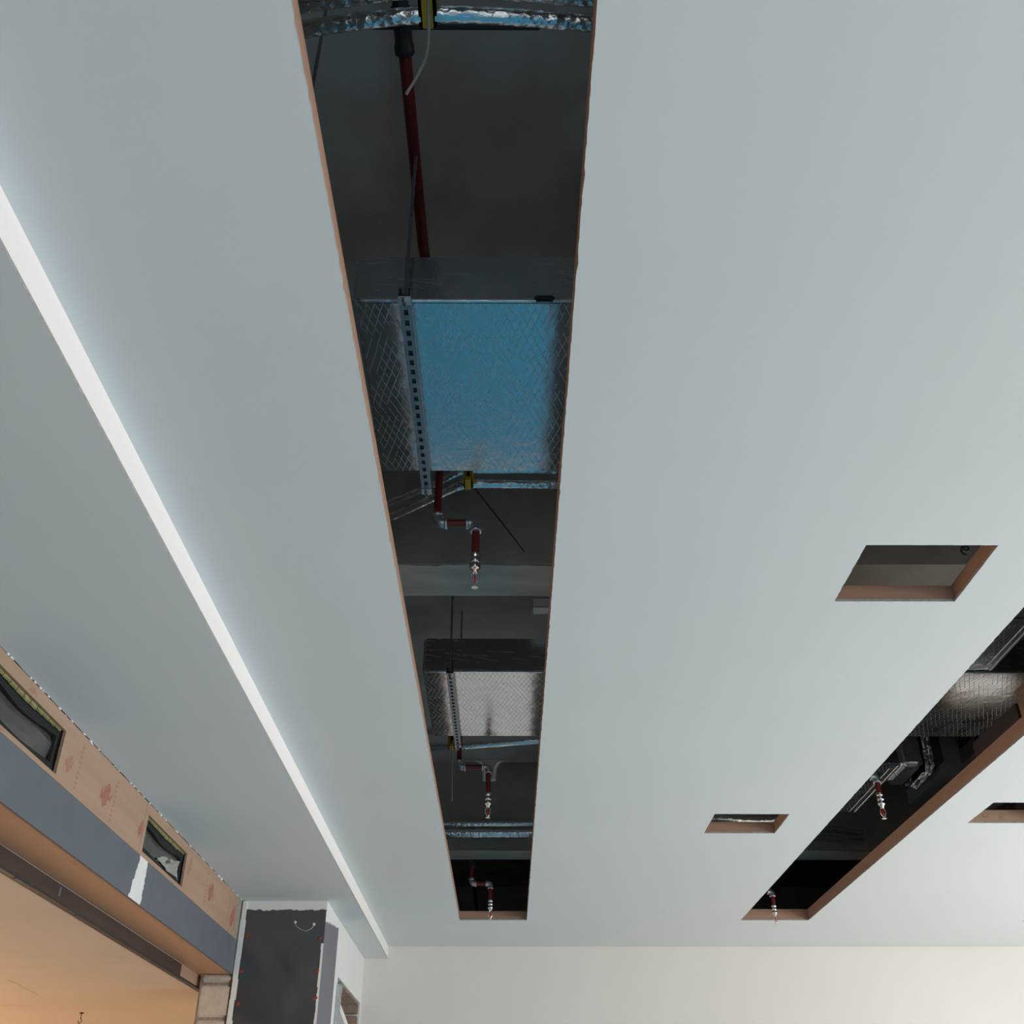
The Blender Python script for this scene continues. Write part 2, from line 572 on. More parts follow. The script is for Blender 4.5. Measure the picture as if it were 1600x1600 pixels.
# far room behind the beam
far = struct(MB().box((-8, -4, 2.845), (-2.462, 13, 2.9)).build('ceiling', M_FARC), 'warm lit ceiling of the room beyond the beam')
for a, b in (((-3.56, 7.79), (-3.05, 7.70)), ((-4.36, 9.68), (-3.93, 9.672)), ((-3.72, 8.30), (-3.80, 9.15))):
    a, b = Vector((*a, 2.845)), Vector((*b, 2.845))
    d = (b - a).normalized()
    nn = Vector((d.y, -d.x, 0)) * 0.012
    mbt = MB()
    n = 14
    vs, fs = [], []
    for k in range(n + 1):
        p = a.lerp(b, k / n)
        wd = (0.35 + 0.65 * math.sin(math.pi * k / n)) * random.uniform(0.6, 1.1)
        vs += [p - nn * wd, p + Vector((0, 0, -0.006 * wd)), p + nn * wd]
    for k in range(n):
        fs += [(3 * k, 3 * k + 1, 3 * k + 4, 3 * k + 3), (3 * k + 1, 3 * k + 2, 3 * k + 5, 3 * k + 4)]
    mbt.add(vs, fs, True)
    mbt.build('joint_ridge', M_FARC, far)
struct(MB().box((-8.2, -4.2, 0), (-8, 13.2, 2.9)).build('wall_far_left', M_WALL))
struct(MB().box((-8.2, 13, 0), (-2.16, 13.2, 2.9)).build('wall_far_back', M_WALL))
hk = thing('ceiling_hook', 'small bent wire hook hanging from the warm ceiling beyond the beam', 'hook', (-3.80, 10.12, 2.845))
MB().lathe((-3.80, 10.12, 2.835), [(0.018, 0), (0.018, 0.01)], 10).build('plate', M_BLKM, hk)
MB().tube([(-3.80, 10.12, 2.84), (-3.80, 10.12, 2.80), (-3.785, 10.12, 2.775), (-3.805, 10.12, 2.755), (-3.82, 10.12, 2.775)], 0.004, 8).build('wire', M_BLKM, hk)

# ------------------------------------------------------------------ concrete beams above the ceiling
for i, (y0, y1, lab) in enumerate(((4.47, 4.81, 'raw concrete beam crossing above the middle slot, nearer one with its underside coloured as lit'),
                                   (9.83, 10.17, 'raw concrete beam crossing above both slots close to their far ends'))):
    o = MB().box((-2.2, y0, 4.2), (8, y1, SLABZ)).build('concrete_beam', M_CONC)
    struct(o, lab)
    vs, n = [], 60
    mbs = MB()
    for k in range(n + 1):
        x = -2.2 + (2.75 if i == 0 else 10.2) * k / n  # near strip ends early, so plain concrete beyond reads as shade
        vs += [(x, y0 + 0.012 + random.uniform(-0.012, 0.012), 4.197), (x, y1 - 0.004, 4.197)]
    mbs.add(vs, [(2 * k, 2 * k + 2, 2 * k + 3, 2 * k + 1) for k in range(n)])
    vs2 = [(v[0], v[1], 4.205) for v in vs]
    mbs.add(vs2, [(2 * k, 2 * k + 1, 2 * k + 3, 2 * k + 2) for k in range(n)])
    mbs.build('lit_underside', M_BEAM if i == 0 else M_BEAM2, o)  # underside strip carries the light from below in its colour

# ------------------------------------------------------------------ plywood linings of the cut-outs
LT = 0.012


def lining(rect, lab, top=3.682, joints=(), m=M_LIN, right_top=None):
    x0, x1, y0, y1 = rect
    g = 0.003
    x0, x1, y0, y1 = x0 - g, x1 + g, y0 - g, y1 + g
    t = thing('plywood_lining', lab, 'lining', ((x0 + x1) / 2, (y0 + y1) / 2, CZ + 0.012), 'plywood linings of the ceiling cut-outs')
    zb = CZ + 0.012
    ys = [y0] + [j for j in joints if y0 < j < y1] + [y1]
    for a, b in zip(ys[:-1], ys[1:]):
        for s in (0, 1):
            q = random.uniform(0, 0.0025)
            tt = top + random.uniform(-0.004, 0.004)
            if s and right_top:
                tt = right_top
            if s == 0:
                MB().bbox((x0 - LT - q, a + 0.001, zb), (x0 - q, b - 0.001, tt), 0.001, 1).build('side_board', m, t)
            else:
                MB().bbox((x1 + q, a + 0.001, zb), (x1 + LT + q, b - 0.001, tt), 0.001, 1).build('side_board', m, t)
    MB().bbox((x0 - LT, y1 + 0.001, zb), (x1 + LT, y1 + LT, top), 0.001, 1).build('end_board', m, t)
    MB().bbox((x0 - LT, y0 - LT, zb), (x1 + LT, y0 - 0.001, top), 0.001, 1).build('end_board', m, t)
    return t


lining(SLOT1, 'plywood lining boards inside the long middle slot of the ceiling', joints=(0.27, 2.71, 5.15, 7.585), right_top=3.735)
lining(SLOT2, 'plywood lining boards inside the long right slot of the ceiling', joints=(2.5, 4.95, 7.39), top=3.70)
lining(H1, 'plywood lining of the large square cut-out right of the middle slot', top=3.677)
lining(H2, 'plywood lining of the small square cut-out left of the right slot', top=3.680)
l3 = lining(H3, 'plywood lining with red prints in the cut-out at the right edge', top=3.690, m=M_PLY)
lining(H4, 'plywood lining of the cut-out only just showing at the right edge')
for k, (x, w_, h_) in enumerate(((3.13, 0.05, 0.035), (3.22, 0.045, 0.03), (3.33, 0.035, 0.028))):
    pts = []
    for a in range(12):
        r = random.uniform(0.75, 1.1)
        pts.append((x + w_ / 2 * r * math.cos(a * math.pi / 6), 6.8835, 3.655 - 0.008 * k + h_ / 2 * r * math.sin(a * math.pi / 6)))
    MB().prism(pts, (0, -0.0008, 0)).build('red_print', M_STAMP2, l3)

# ------------------------------------------------------------------ air ducts


def duct(name, a, b, lab, tapes=()):
    c = [(p + q) / 2 for p, q in zip(a, b)]
    t = thing(name, lab, 'duct', (c[0], c[1], a[2]), 'foil wrapped air ducts')
    bo = MB().bbox(a, b, 0.012, 3).build('body', (M_FOIL, M_FOILSIDE), t)
    for p in bo.data.polygons:
        p.material_index = 1 if abs(p.normal.y) > 0.8 else 0
    for p, q in tapes:
        MB().bbox(p, q, 0.0015, 1).build('edge_tape', M_TAPE, t)
    return t


DZ0, DZ1 = 4.08, 4.30
d1 = duct('air_duct', (-0.53, 2.505, DZ0), (3.4, 3.505, DZ1), 'wide foil-wrapped air duct mirroring blue, crossing the near part of the middle slot',
          [((-0.5, 2.500, DZ0 - 0.002), (3.3, 2.512, DZ0 + 0.010))])
# torn dark scrap of tape at the front edge
MB().bbox((0.085, 2.494, DZ0 - 0.004), (0.155, 2.512, DZ0 + 0.022), 0.006, 2).build('torn_scrap', M_BLKM, d1)
d2 = duct('air_duct', (-0.50, 5.52, DZ0), (3.6, 6.56, DZ1), 'wide foil-wrapped air duct mirroring beige, farther along the middle slot',
          [((-0.49, 5.515, DZ0 - 0.002), (3.5, 5.528, DZ0 + 0.012))])
d3 = duct('branch_duct', (2.08, 4.84, DZ0 + 0.004), (2.81, 5.50, DZ1 + 0.1), 'foil-wrapped branch duct at the near end of the right slot',
          [((2.800, 4.85, DZ0 - 0.001), (2.815, 5.49, DZ0 + 0.025)), ((2.765, 4.85, DZ0 + 0.001), (2.780, 5.42, DZ0 + 0.006))])
d4 = duct('branch_duct', (2.08, 7.12, DZ0 + 0.004), (2.81, 8.25, DZ1 + 0.1), 'foil-wrapped branch duct behind the red sprinkler drop in the right slot',
          [((2.798, 7.13, DZ0 - 0.001), (2.815, 8.24, DZ0 + 0.025)), ((2.755, 7.2, DZ0 + 0.001), (2.778, 8.24, DZ0 + 0.006))])
# spur with a crumpled foil end on the far branch duct
MB().bbox((2.812, 7.11, DZ0 - 0.01), (2.985, 7.55, DZ1 + 0.05), 0.035, 4).build('spur', M_TAPE, d4)
n, mm_ = 8, 28
vs, fs = [], []
for i in range(n + 1):
    for k in range(mm_):
        a = 2 * math.pi * k / mm_
        q = 1 + random.uniform(-0.06, 0.08) + 0.06 * math.sin(i * 0.8)
        vs.append((2.983 + 0.008 * i + random.uniform(-0.004, 0.004), 7.33 + 0.235 * q * max(-1, min(1, 1.3 * math.cos(a))),
                   4.20 + 0.155 * q * max(-1, min(1, 1.3 * math.sin(a)))))
for i in range(n):
    for k in range(mm_):
        fs.append((i * mm_ + k, i * mm_ + (k + 1) % mm_, (i + 1) * mm_ + (k + 1) % mm_, (i + 1) * mm_ + k))
MB().add(vs, fs).build('crumpled_collar', M_FOIL2, d4)
MB().bbox((3.048, 7.09, 4.10), (3.12, 7.56, 4.36), 0.006).build('black_flange', M_BLACK, d4)
# fan box that the flange belongs to, with a round inlet plate
MB().bbox((3.121, 7.2, 4.04), (3.85, 7.9, 4.36), 0.004).build('fan_box', M_GREY, d4)
MB().lathe((3.40, 7.199, 4.27), [(0.11, 0), (0.11, 0.012), (0.095, 0.014), (0.095, 0.008)], 24, (0, -1, 0)).build('round_plate', M_BLKM, d4)

jb = thing('damper_box', 'small dark box with a pale top edge in the right slot', 'box', (3.24, 6.80, 4.0))
MB().bbox((3.16, 6.64, 4.02), (3.34, 6.92, 4.12), 0.005).build('casing', M_BLKM, jb)
MB().bbox((3.155, 6.632, 4.015), (3.345, 6.652, 4.03), 0.003).build('rim', M_GALV, jb)
MB().tube([(3.25, 6.78, 4.12), (3.25, 6.78, SLABZ)], 0.005, 8).build('rod', M_GALV, jb)

# ------------------------------------------------------------------ trapeze hangers under the ducts


def trapeze(y0, y1, lab, x=-0.345, near_top=SLABZ):
    t = thing('trapeze_hanger', lab, 'hanger', (x, (y0 + y1) / 2, 4.03), 'steel trapeze hangers under the ducts')
    hw, zt, zb = 0.0205, 4.076, 4.036
    ch = MB()
    ch.box((x - hw, y0, zb), (x - hw + 0.0025, y1, zt)).box((x + hw - 0.0025, y0, zb), (x + hw, y1, zt))
    ch.box((x - hw + 0.0025, y0, zb), (x - 0.0075, y1, zb + 0.0025)).box((x + 0.0075, y0, zb), (x + hw - 0.0025, y1, zb + 0.0025))
    ch.box((x - hw + 0.0025, y0, zt - 0.0025), (x - 0.011, y1, zt)).box((x + 0.011, y0, zt - 0.0025), (x + hw - 0.0025, y1, zt))
    n = int((y1 - y0) / 0.05)
    pitch = (y1 - y0) / n
    for k in range(n + 1):
        c = y0 + k * pitch
        ch.box((x - 0.0075, max(y0, c - 0.012), zb), (x + 0.0075, min(y1, c + 0.012), zb + 0.0025))
    ch.build('slotted_channel', M_STRUT, t)
    # dark strip added for the shade inside the channel, seen through its slots
    MB().box((x - 0.018, y0 + 0.002, zb + 0.006), (x + 0.018, y1 - 0.002, zb + 0.008)).build('slot_shade', M_BLKM, t)
    for yy in (y0 - 0.012 + 0.03, y1 - 0.018):
        MB().tube([(x, yy, zb - 0.03), (x, yy, near_top)], 0.006, 8).build('threaded_rod', M_STRUT, t)
        MB().lathe((x, yy, zb - 0.016), [(0.011, 0), (0.011, 0.012)], 6, smooth=False).build('nut', M_GALV, t)
        MB().bbox((x - 0.022, yy - 0.02, zb - 0.004), (x + 0.022, yy + 0.02, zb - 0.0005), 0.001, 1).build('square_washer', M_GALV, t)
    return t


trapeze(2.44, 3.60, 'slotted steel channel hanger under the blue-mirroring duct', near_top=4.770)
trapeze(5.44, 6.64, 'slotted steel channel hanger under the beige-mirroring duct', x=-0.335)
rd = MB().tube([(-0.612, 1.95, 4.35), (-0.612, 1.95, SLABZ)], 0.006, 8).build('threaded_rod', M_STRUT, loc=(-0.612, 1.95, 4.7))
tag(rd, 'thin steel rod hanging near the left edge at the top of the middle slot', 'rod')

# ------------------------------------------------------------------ foil wrapped pipes


def smooth_path(pts, step=0.03, it=3):
    P = [Vector(p) for p in pts]
    for _ in range(it):
        Q = [P[0]]
        for a, b in zip(P[:-1], P[1:]):
            Q += [a.lerp(b, 0.25), a.lerp(b, 0.75)]
        Q.append(P[-1])
        P = Q
    out = [P[0]]
    for a, b in zip(P[:-1], P[1:]):
        n = max(1, int((b - a).length / step))
        out += [a.lerp(b, (k + 1) / n) for k in range(n)]
    return out


def foil_pipe(pts, r, lab, group):
    pth = smooth_path(pts, 0.018, 2)
    rs = []
    k = 0
    for i in range(len(pth)):
        rs.append(r * (1 + 0.04 * noise.noise(Vector((i * 0.35, r * 90, 0.3))) + (0.04 if i % 9 == 0 else 0)))
    o = MB().tube(pth, r, 14, jit=0.025, rs=rs).build('foil_pipe', M_PIPEFOIL, loc=pth[len(pth) // 2])
    return tag(o, lab, 'pipe', group)


ga = 'foil wrapped pipe pair at the top of the middle slot'
foil_pipe([(-0.95, 1.74, 4.30), (-0.585, 1.67, 4.30), (-0.421, 1.645, 4.30), (-0.232, 1.622, 4.30), (-0.03, 1.627, 4.30), (0.217, 1.647, 4.30), (0.6, 1.68, 4.30)], 0.023,
          'lower of two foil pipes arching across the top of the middle slot, blue underneath', ga)
foil_pipe([(-0.95, 1.70, 4.35), (-0.584, 1.632, 4.35), (-0.42, 1.606, 4.35), (-0.232, 1.583, 4.35), (-0.03, 1.588, 4.35), (0.217, 1.611, 4.35), (0.6, 1.64, 4.35)], 0.019,
          'upper of two foil pipes at the very top of the middle slot', ga)
gb = 'foil wrapped pipe pair bending past the near duct'
foil_pipe([(-0.95, 4.42, 4.30), (-0.577, 4.20, 4.30), (-0.30, 3.975, 4.30), (-0.23, 3.92, 4.30), (-0.15, 3.902, 4.30), (0.02, 3.908, 4.30), (0.224, 3.908, 4.30), (0.9, 3.91, 4.30)], 0.021,
          'lower of two thin foil pipes bending left behind the near duct', gb)
foil_pipe([(-0.95, 4.36, 4.33), (-0.60, 4.135, 4.33), (-0.30, 3.925, 4.33), (-0.23, 3.868, 4.34), (-0.15, 3.86, 4.345), (0.22, 3.862, 4.345), (0.9, 3.865, 4.345)], 0.017,
          'upper of two thin foil pipes tucked behind the near duct', gb)
gc = 'foil wrapped pipe pair past the far duct'
foil_pipe([(-1.0, 7.44, 4.30), (-0.56, 7.36, 4.30), (-0.2, 7.30, 4.30), (0.25, 7.20, 4.30), (0.8, 7.12, 4.30)], 0.030,
          'lower of two foil pipes slanting behind the far duct in the middle slot', gc)
foil_pipe([(-1.0, 7.30, 4.37), (-0.56, 7.22, 4.37), (-0.2, 7.15, 4.37), (0.25, 7.05, 4.37), (0.8, 6.97, 4.37)], 0.022,
          'upper of two foil pipes just behind the far duct in the middle slot', gc)
gd = 'foil wrapped pipe pair before the last beam'
foil_pipe([(-1.0, 9.64, 4.30), (0.2, 9.64, 4.30), (1.5, 9.60, 4.30), (2.85, 9.66, 4.30), (3.35, 9.92 - 0.13, 4.28)], 0.042,
          'thicker foil pipe running before the last concrete beam', gd)
foil_pipe([(-1.0, 9.46, 4.33), (0.2, 9.43, 4.33), (1.5, 9.40, 4.33), (2.85, 9.45, 4.33), (3.3, 9.6, 4.31)], 0.022,
          'thinner foil pipe running before the last concrete beam', gd)


def clamp(c, w_, h_, lab):
    x, yy, z = c
    t = thing('pipe_clamp', lab, 'clamp', (x, yy, z - h_ / 2), 'yellow pipe clamps')
    b = MB()
    b.bbox((x - w_ / 2, yy - 0.05, z - h_ / 2), (x - w_ * 0.18, yy + 0.045, z + h_ / 2), 0.006)
    b.bbox((x + w_ * 0.18, yy - 0.05, z - h_ / 2), (x + w_ / 2, yy + 0.045, z + h_ / 2), 0.006)
    b.bbox((x - w_ / 2, yy - 0.05, z - h_ / 2), (x + w_ / 2, yy + 0.045, z - h_ / 2 + 0.02), 0.006)
    b.build('saddle', M_YEL, t)
    MB().tube([(x, yy, z), (x, yy, SLABZ)], 0.005, 8).build('hanging_rod', M_GALV, t)
    MB().bbox((x - w_ * 0.16, yy - 0.055, z + h_ * 0.2), (x + w_ * 0.16, yy + 0.03, z + h_ / 2), 0.004).build('red_pad', M_RED, t)
    return t


clamp((-0.225, 1.608, 4.325), 0.05, 0.105, 'yellow clamp holding the foil pipes at the top of the middle slot')
clamp((-0.185, 3.87, 4.31), 0.045, 0.085, 'yellow clamp where the thin foil pipes bend behind the near duct')
clamp((-0.415, 7.28, 4.305), 0.055, 0.09, 'yellow clamp on the foil pipes behind the far duct')


def cable(pts, r, m, lab):
    pth = smooth_path(pts, 0.02, 3)
    o = MB().tube(pth, r, 8).build('cable', m, loc=pth[0])
    return tag(o, lab, 'cable')


cable([(-0.222, 1.60, 4.40), (-0.220, 1.55, 4.28), (-0.216, 1.64, 4.16), (-0.240, 1.65, 4.07), (-0.271, 1.66, 3.995)], 0.0045, M_CABLE,
      'pale cable end dangling from the top yellow clamp in front of the red pipe')
cable([(-0.178, 3.93, 4.32), (-0.13, 3.96, 4.27), (0.0, 3.98, 4.09), (0.075, 4.0, 3.985)], 0.0035, M_BLKM,
      'thin black cable hanging slantwise from the middle yellow clamp')
cable([(-0.410, 7.2, 4.27), (-0.404, 7.2, 4.1), (-0.398, 7.2, 3.95), (-0.396, 7.2, 3.842)], 0.004, M_CABLE,
      'straight grey cable hanging below the far duct beside the sprinkler')

# ------------------------------------------------------------------ sprinkler pipework


def arc(c, a, b, r, n=6):
    """quarter bend in the corner c, coming from direction a, leaving to direction b"""
    c, a, b = Vector(c), Vector(a), Vector(b)
    o = c + a * r + b * r
    return [o - a * r * math.sin(k / n * H90) - b * r * math.cos(k / n * H90) for k in range(n + 1)]


def elbow(mb, c, a, b, r=0.024, leg=0.045):
    c, a, b = Vector(c), Vector(a), Vector(b)
    path = [c + a * leg] + [Vector(p) for p in arc(c, a, b, 0.026)] + [c + b * leg]
    mb.tube(path, r, 14)
    mb.lathe(c + a * (leg - 0.014), [(r * 1.0, 0), (r * 1.2, 0.002), (r * 1.2, 0.014), (r * 1.0, 0.016)], 14, a)
    mb.lathe(c + b * (leg - 0.014), [(r * 1.0, 0), (r * 1.2, 0.002), (r * 1.2, 0.014), (r * 1.0, 0.016)], 14, b)


def sprinkler(x0, x1, yy, ztop, zarm, ztip, lab, back=False, r=0.0175):
    """drop from ztop at x0, arm at zarm to x1, drop to the head whose tip is ztip"""
    t = thing('sprinkler_drop', lab, 'sprinkler', (x1, yy, ztip), 'sprinkler drops in the ceiling slots')
    dx = 1 if x1 > x0 else -1
    zr = ztip + 0.158                       # bottom of the red drop
    MB().tube([(x0, yy, ztop), (x0, yy, zarm + 0.04)], r, 14).build('upper_pipe', M_RED, t)
    if back:
        e = MB()
        elbow(e, (x0, yy, ztop), (0, 0, -1), (0, 1, 0))
        e.build('elbow', M_BLKM, t)
        MB().tube([(x0, yy + 0.04, ztop), (x0, 15, ztop)], r, 12).build('feed_pipe', M_RED, t)
    e = MB()
    elbow(e, (x0, yy, zarm), (0, 0, 1), (dx, 0, 0))
    e.build('elbow', M_GALV, t)
    MB().tube([(x0 + dx * 0.04, yy, zarm), (x1 - dx * 0.04, yy, zarm)], r, 14).build('arm_pipe', M_RED, t)
    e = MB()
    elbow(e, (x1, yy, zarm), (-dx, 0, 0), (0, 0, -1))
    e.build('elbow', M_GALV, t)
    MB().tube([(x1, yy, zarm - 0.04), (x1, yy, zr)], r, 14).build('drop_pipe', M_RED, t)
    MB().lathe((x1, yy, zr + 0.012), [(0.019, 0), (0.023, -0.003), (0.023, -0.018), (0.0185, -0.022), (0.0185, -0.028), (0.022, -0.031),
                                       (0.022, -0.046), (0.016, -0.052)], 16).build('reducer', M_CHROME, t)
    h = MB()
    h.lathe((x1, yy, zr - 0.040), [(0.016, 0), (0.0165, -0.004), (0.0235, -0.006), (0.0235, -0.024), (0.020, -0.028), (0.013, -0.034), (0.011, -0.046),
                                   (0.006, -0.05)], 16)
    zt = zr - 0.09
    for s in (-1, 1):
        h.tube([(x1 + s * 0.010, yy, zt + 0.004), (x1 + s * 0.017, yy, zt - 0.018), (x1 + s * 0.015, yy, zt - 0.036), (x1 + s * 0.003, yy, zt - 0.058)], 0.0035, 8)
    hd = h.build('sprinkler_head', M_CHROME, t)
    MB().lathe((x1, yy, zt - 0.002), [(0.002, 0), (0.0035, -0.008), (0.0035, -0.03), (0.002, -0.045)], 8).build('glass_bulb', M_BULB, hd)
    de = MB()
    pts = []
    for k in range(24):
        rr = 0.017 if k % 2 else 0.0125
        pts.append((x1 + rr * math.cos(k * math.pi / 12), yy + rr * math.sin(k * math.pi / 12), ztip))
    de.prism(pts, (0, 0, 0.0022))
    de.lathe((x1, yy, ztip + 0.001), [(0.005, 0), (0.005, 0.01)], 8)
    de.build('deflector', M_CHROME, hd)
    return t


sprinkler(-0.316, -0.143, 3.83, 4.77, 4.035, 3.71, 'red sprinkler drop in front of the nearer concrete beam')
sprinkler(-0.340, -0.135, 6.95, 4.9, 4.005, 3.652, 'red sprinkler drop below the far duct with a white guard on its elbow')
sprinkler(-0.331, -0.155, 9.70, 4.05, 3.862, 3.553, 'red sprinkler drop at the far end of the middle slot', back=True)
sprinkler(2.16, 2.465, 6.70, 4.9, 3.86, 3.575, 'red sprinkler drop in front of the branch duct of the right slot')
sprinkler(2.12, 2.415, 9.72, 4.05, 3.80, 3.515, 'red sprinkler drop poking below the far end of the right slot', back=True)

br = thing('sprinkler_pipe', 'red pipe running along under the slab in the middle slot', 'pipe', (-0.355, 2.6, 4.8))
MB().tube([(-0.355, 2.05, 4.8), (-0.352, 2.9, 4.8), (-0.318, 3.79, 4.8)], 0.022, 16).build('pipe', M_RED, br)
MB().tube([(-0.355, 0.4, 4.8), (-0.355, 2.0, 4.8)], 0.027, 16).build('main_pipe', M_BLKM, br)
MB().lathe((-0.355, 1.90, 4.8), [(0.026, 0), (0.034, 0.004), (0.034, 0.05), (0.03, 0.055), (0.03, 0.13), (0.034, 0.135), (0.034, 0.16), (0.024, 0.165)], 16,
           (0, 1, 0)).build('coupling', M_BLKM, br)
cr = MB().tube([(-0.62, 1.965, 4.8), (0.1, 1.965, 4.8)], 0.012, 12)
cr.build('cross_pipe', M_BLKM, br)

# white guard like a little saddle hood on the second sprinkler's elbow
gd_ = MB()
n, mm_ = 28, 10
vs, fs = [], []
for i in range(n + 1):
    a = math.radians(-142) + math.radians(284) * i / n
    for k in range(mm_ + 1):
        u = k / mm_
        rx = 0.043 + 0.072 * u ** 3.0
        ry = 0.040 + 0.030 * u ** 3.0
        zz = 3.905 + 0.135 * (1 - (1 - u) ** 1.6) - 0.012 * (abs(math.sin(a / 2)) * u)
        if u < 0.3:
            zz += 0.02 * (1 - abs(a) / 2.5)
        zz += 0.055 * u * (1 + math.cos(a)) / 2
        vs.append((-0.128 + rx * math.sin(a), 6.965 + ry * math.cos(a), zz))
for i in range(n):
    for k in range(mm_):
        q = i * (mm_ + 1) + k
        fs.append((q, q + 1, q + mm_ + 2, q + mm_ + 1))
gd_.add(vs, fs, True)
go = gd_.build('plastic_guard', M_CREAM, loc=(-0.122, 6.95, 3.95))
so = go.modifiers.new('thickness', 'SOLIDIFY')
so.thickness = 0.003
tag(go, 'white flared plastic guard around the elbow of the second sprinkler', 'guard')

# ------------------------------------------------------------------ small things above the slots
ct = thing('cable_trunking', 'white end of cable trunking in the dark behind the nearer beam', 'trunking', (0.24, 5.3, 4.4))
b = MB().box((0.145, 5.27, 4.375), (0.9, 5.36, 4.378)).box((0.145, 5.27, 4.375), (0.9, 5.273, 4.43)).box((0.145, 5.357, 4.375), (0.9, 5.36, 4.43))
b.build('tray', M_WHITE, ct)
MB().box((0.16, 5.275, 4.425), (0.9, 5.355, 4.43)).build('cover', M_CREAM, ct)
wc = thing('wire_coil', 'dark coil of wire hanging inside the large square cut-out', 'wire', (1.87, 3.56, 3.70))
pts = []
for k in range(40):
    a = k * 0.45
    pts.append((1.842 + 0.014 * math.cos(a), 3.50 + 0.0012 * k, 3.755 + 0.014 * math.sin(a) - 0.0008 * k))
MB().tube(pts, 0.004, 6).build('coil', M_BLKM, wc)
MB().tube([(1.842, 3.51, 3.755), (1.842, 3.51, SLABZ)], 0.003, 6).build('suspension_wire', M_BLKM, wc)
o = foil_pipe([(1.2, 8.86, 4.22), (1.6, 8.87, 4.215), (1.9, 8.86, 4.21), (2.05, 8.88, 4.20), (2.45, 8.90, 4.21)], 0.03,
              'crinkled foil pipe end seen through the small square cut-out', 'foil wrapped pipes in the small cut-out')
tb = thing('timber_batten', 'dark timber batten standing on the lining at the right end of the right slot', 'batten', (2.82, 5.7, 3.70))
MB().bbox((2.797, 5.30, 3.705), (2.84, 5.92, 3.80), 0.003).build('rail', M_STEEL, tb)
MB().bbox((2.797, 4.5, 3.705), (2.85, 5.27, 3.86), 0.003).build('end_block', M_WOOD, tb)
tb2 = thing('timber_brace', 'slanted timber brace inside the printed cut-out at the right edge', 'brace', (3.6, 7.2, 3.62))
MB().prism([(3.50, 7.15, 3.615), (3.60, 7.15, 3.615), (3.70, 7.15, 3.90), (3.62, 7.15, 3.90)], (0, 0.05, 0)).build('brace', M_WOOD, tb2)
# flexible duct end behind it
fd = thing('flexible_duct', 'grey flexible duct end inside the printed cut-out at the right edge', 'duct', (3.46, 7.3, 3.8))
p = [(3.46, 7.15 + 0.02 * k, 3.86) for k in range(26)]
MB().tube(p, 0.06, 16, rs=[0.055 + 0.006 * (k % 2) for k in range(26)]).build('hose', M_CABLE, fd)
MB().tube([(3.46, 7.165, 3.9), (3.46, 7.165, SLABZ)], 0.004, 6).build('hanging_wire', M_GALV, fd)

# ------------------------------------------------------------------ plywood bulkhead along the left
bk = thing('plywood_bulkhead', 'plywood-clad beam with grey painted band along the left side', 'beam', (-2.24, 4.0, 2.94))
XB = -2.14
V1 = (3.885, 4.748, 3.205, 3.418)
V2 = (6.115, 6.99, 3.207, 3.420)


def panel(y0, y1, hole=None):
    z0, z1, xa, xb = 3.181, 3.4795, XB - 0.015, XB
    b = MB()
    if hole:
        a, c, p, q = hole
        b.box((xa, y0, z0), (xb, y1, p)).box((xa, y0, q), (xb, y1, z1)).box((xa, y0, p), (xb, a, q)).box((xa, c, p), (xb, y1, q))
    else:
        b.box((xa, y0, z0), (xb, y1, z1))
    return b.build('plywood_panel', M_PLY, bk)


panel(-3.9, 1.18)
panel(1.182, 3.62)
panel(3.622, 6.052, V1)
panel(6.056, 8.33, V2)
panel(8.333, 8.50)
for y0, y1 in ((-3.9, 1.5), (1.502, 6.4), (6.402, 8.645)):
    MB().box((XB - 0.015, y0, 2.9345), (XB + 0.001, y1, 3.179)).build('grey_band', M_GREY, bk)
for y0, y1 in ((-3.9, 2.9), (2.902, 5.34), (5.342, 7.78), (7.782, 8.80)):
    MB().box((-2.4145, y0, 2.9365), (XB - 0.016, y1, 2.949)).build('underside_panel', M_PLYSOF, bk)
# white filler patch across the grey band
pl, pr = [], []
for k in range(19):
    u = k / 18
    z = 3.179 - u * 0.2445
    pl.append((XB + 0.001, 6.105 - 0.075 * u + random.uniform(-0.014, 0.010), z))
    pr.append((XB + 0.001, 6.25 + 0.0 * u + random.uniform(-0.006, 0.008), z))
MB().prism(pl + pr[::-1], (0.001, 0, 0)).build('white_filler_patch', M_WHITE, bk)
# raw concrete strip between plywood and column
MB().bbox((-2.16, 8.503, 3.181), (-2.143, 8.652, 3.4815), 0.003).build('concrete_strip', M_MORT, bk)
MB().box((-2.17, 8.648, 2.95), (-2.12, 8.66, 3.4815)).build('concrete_strip', M_MORT, bk)


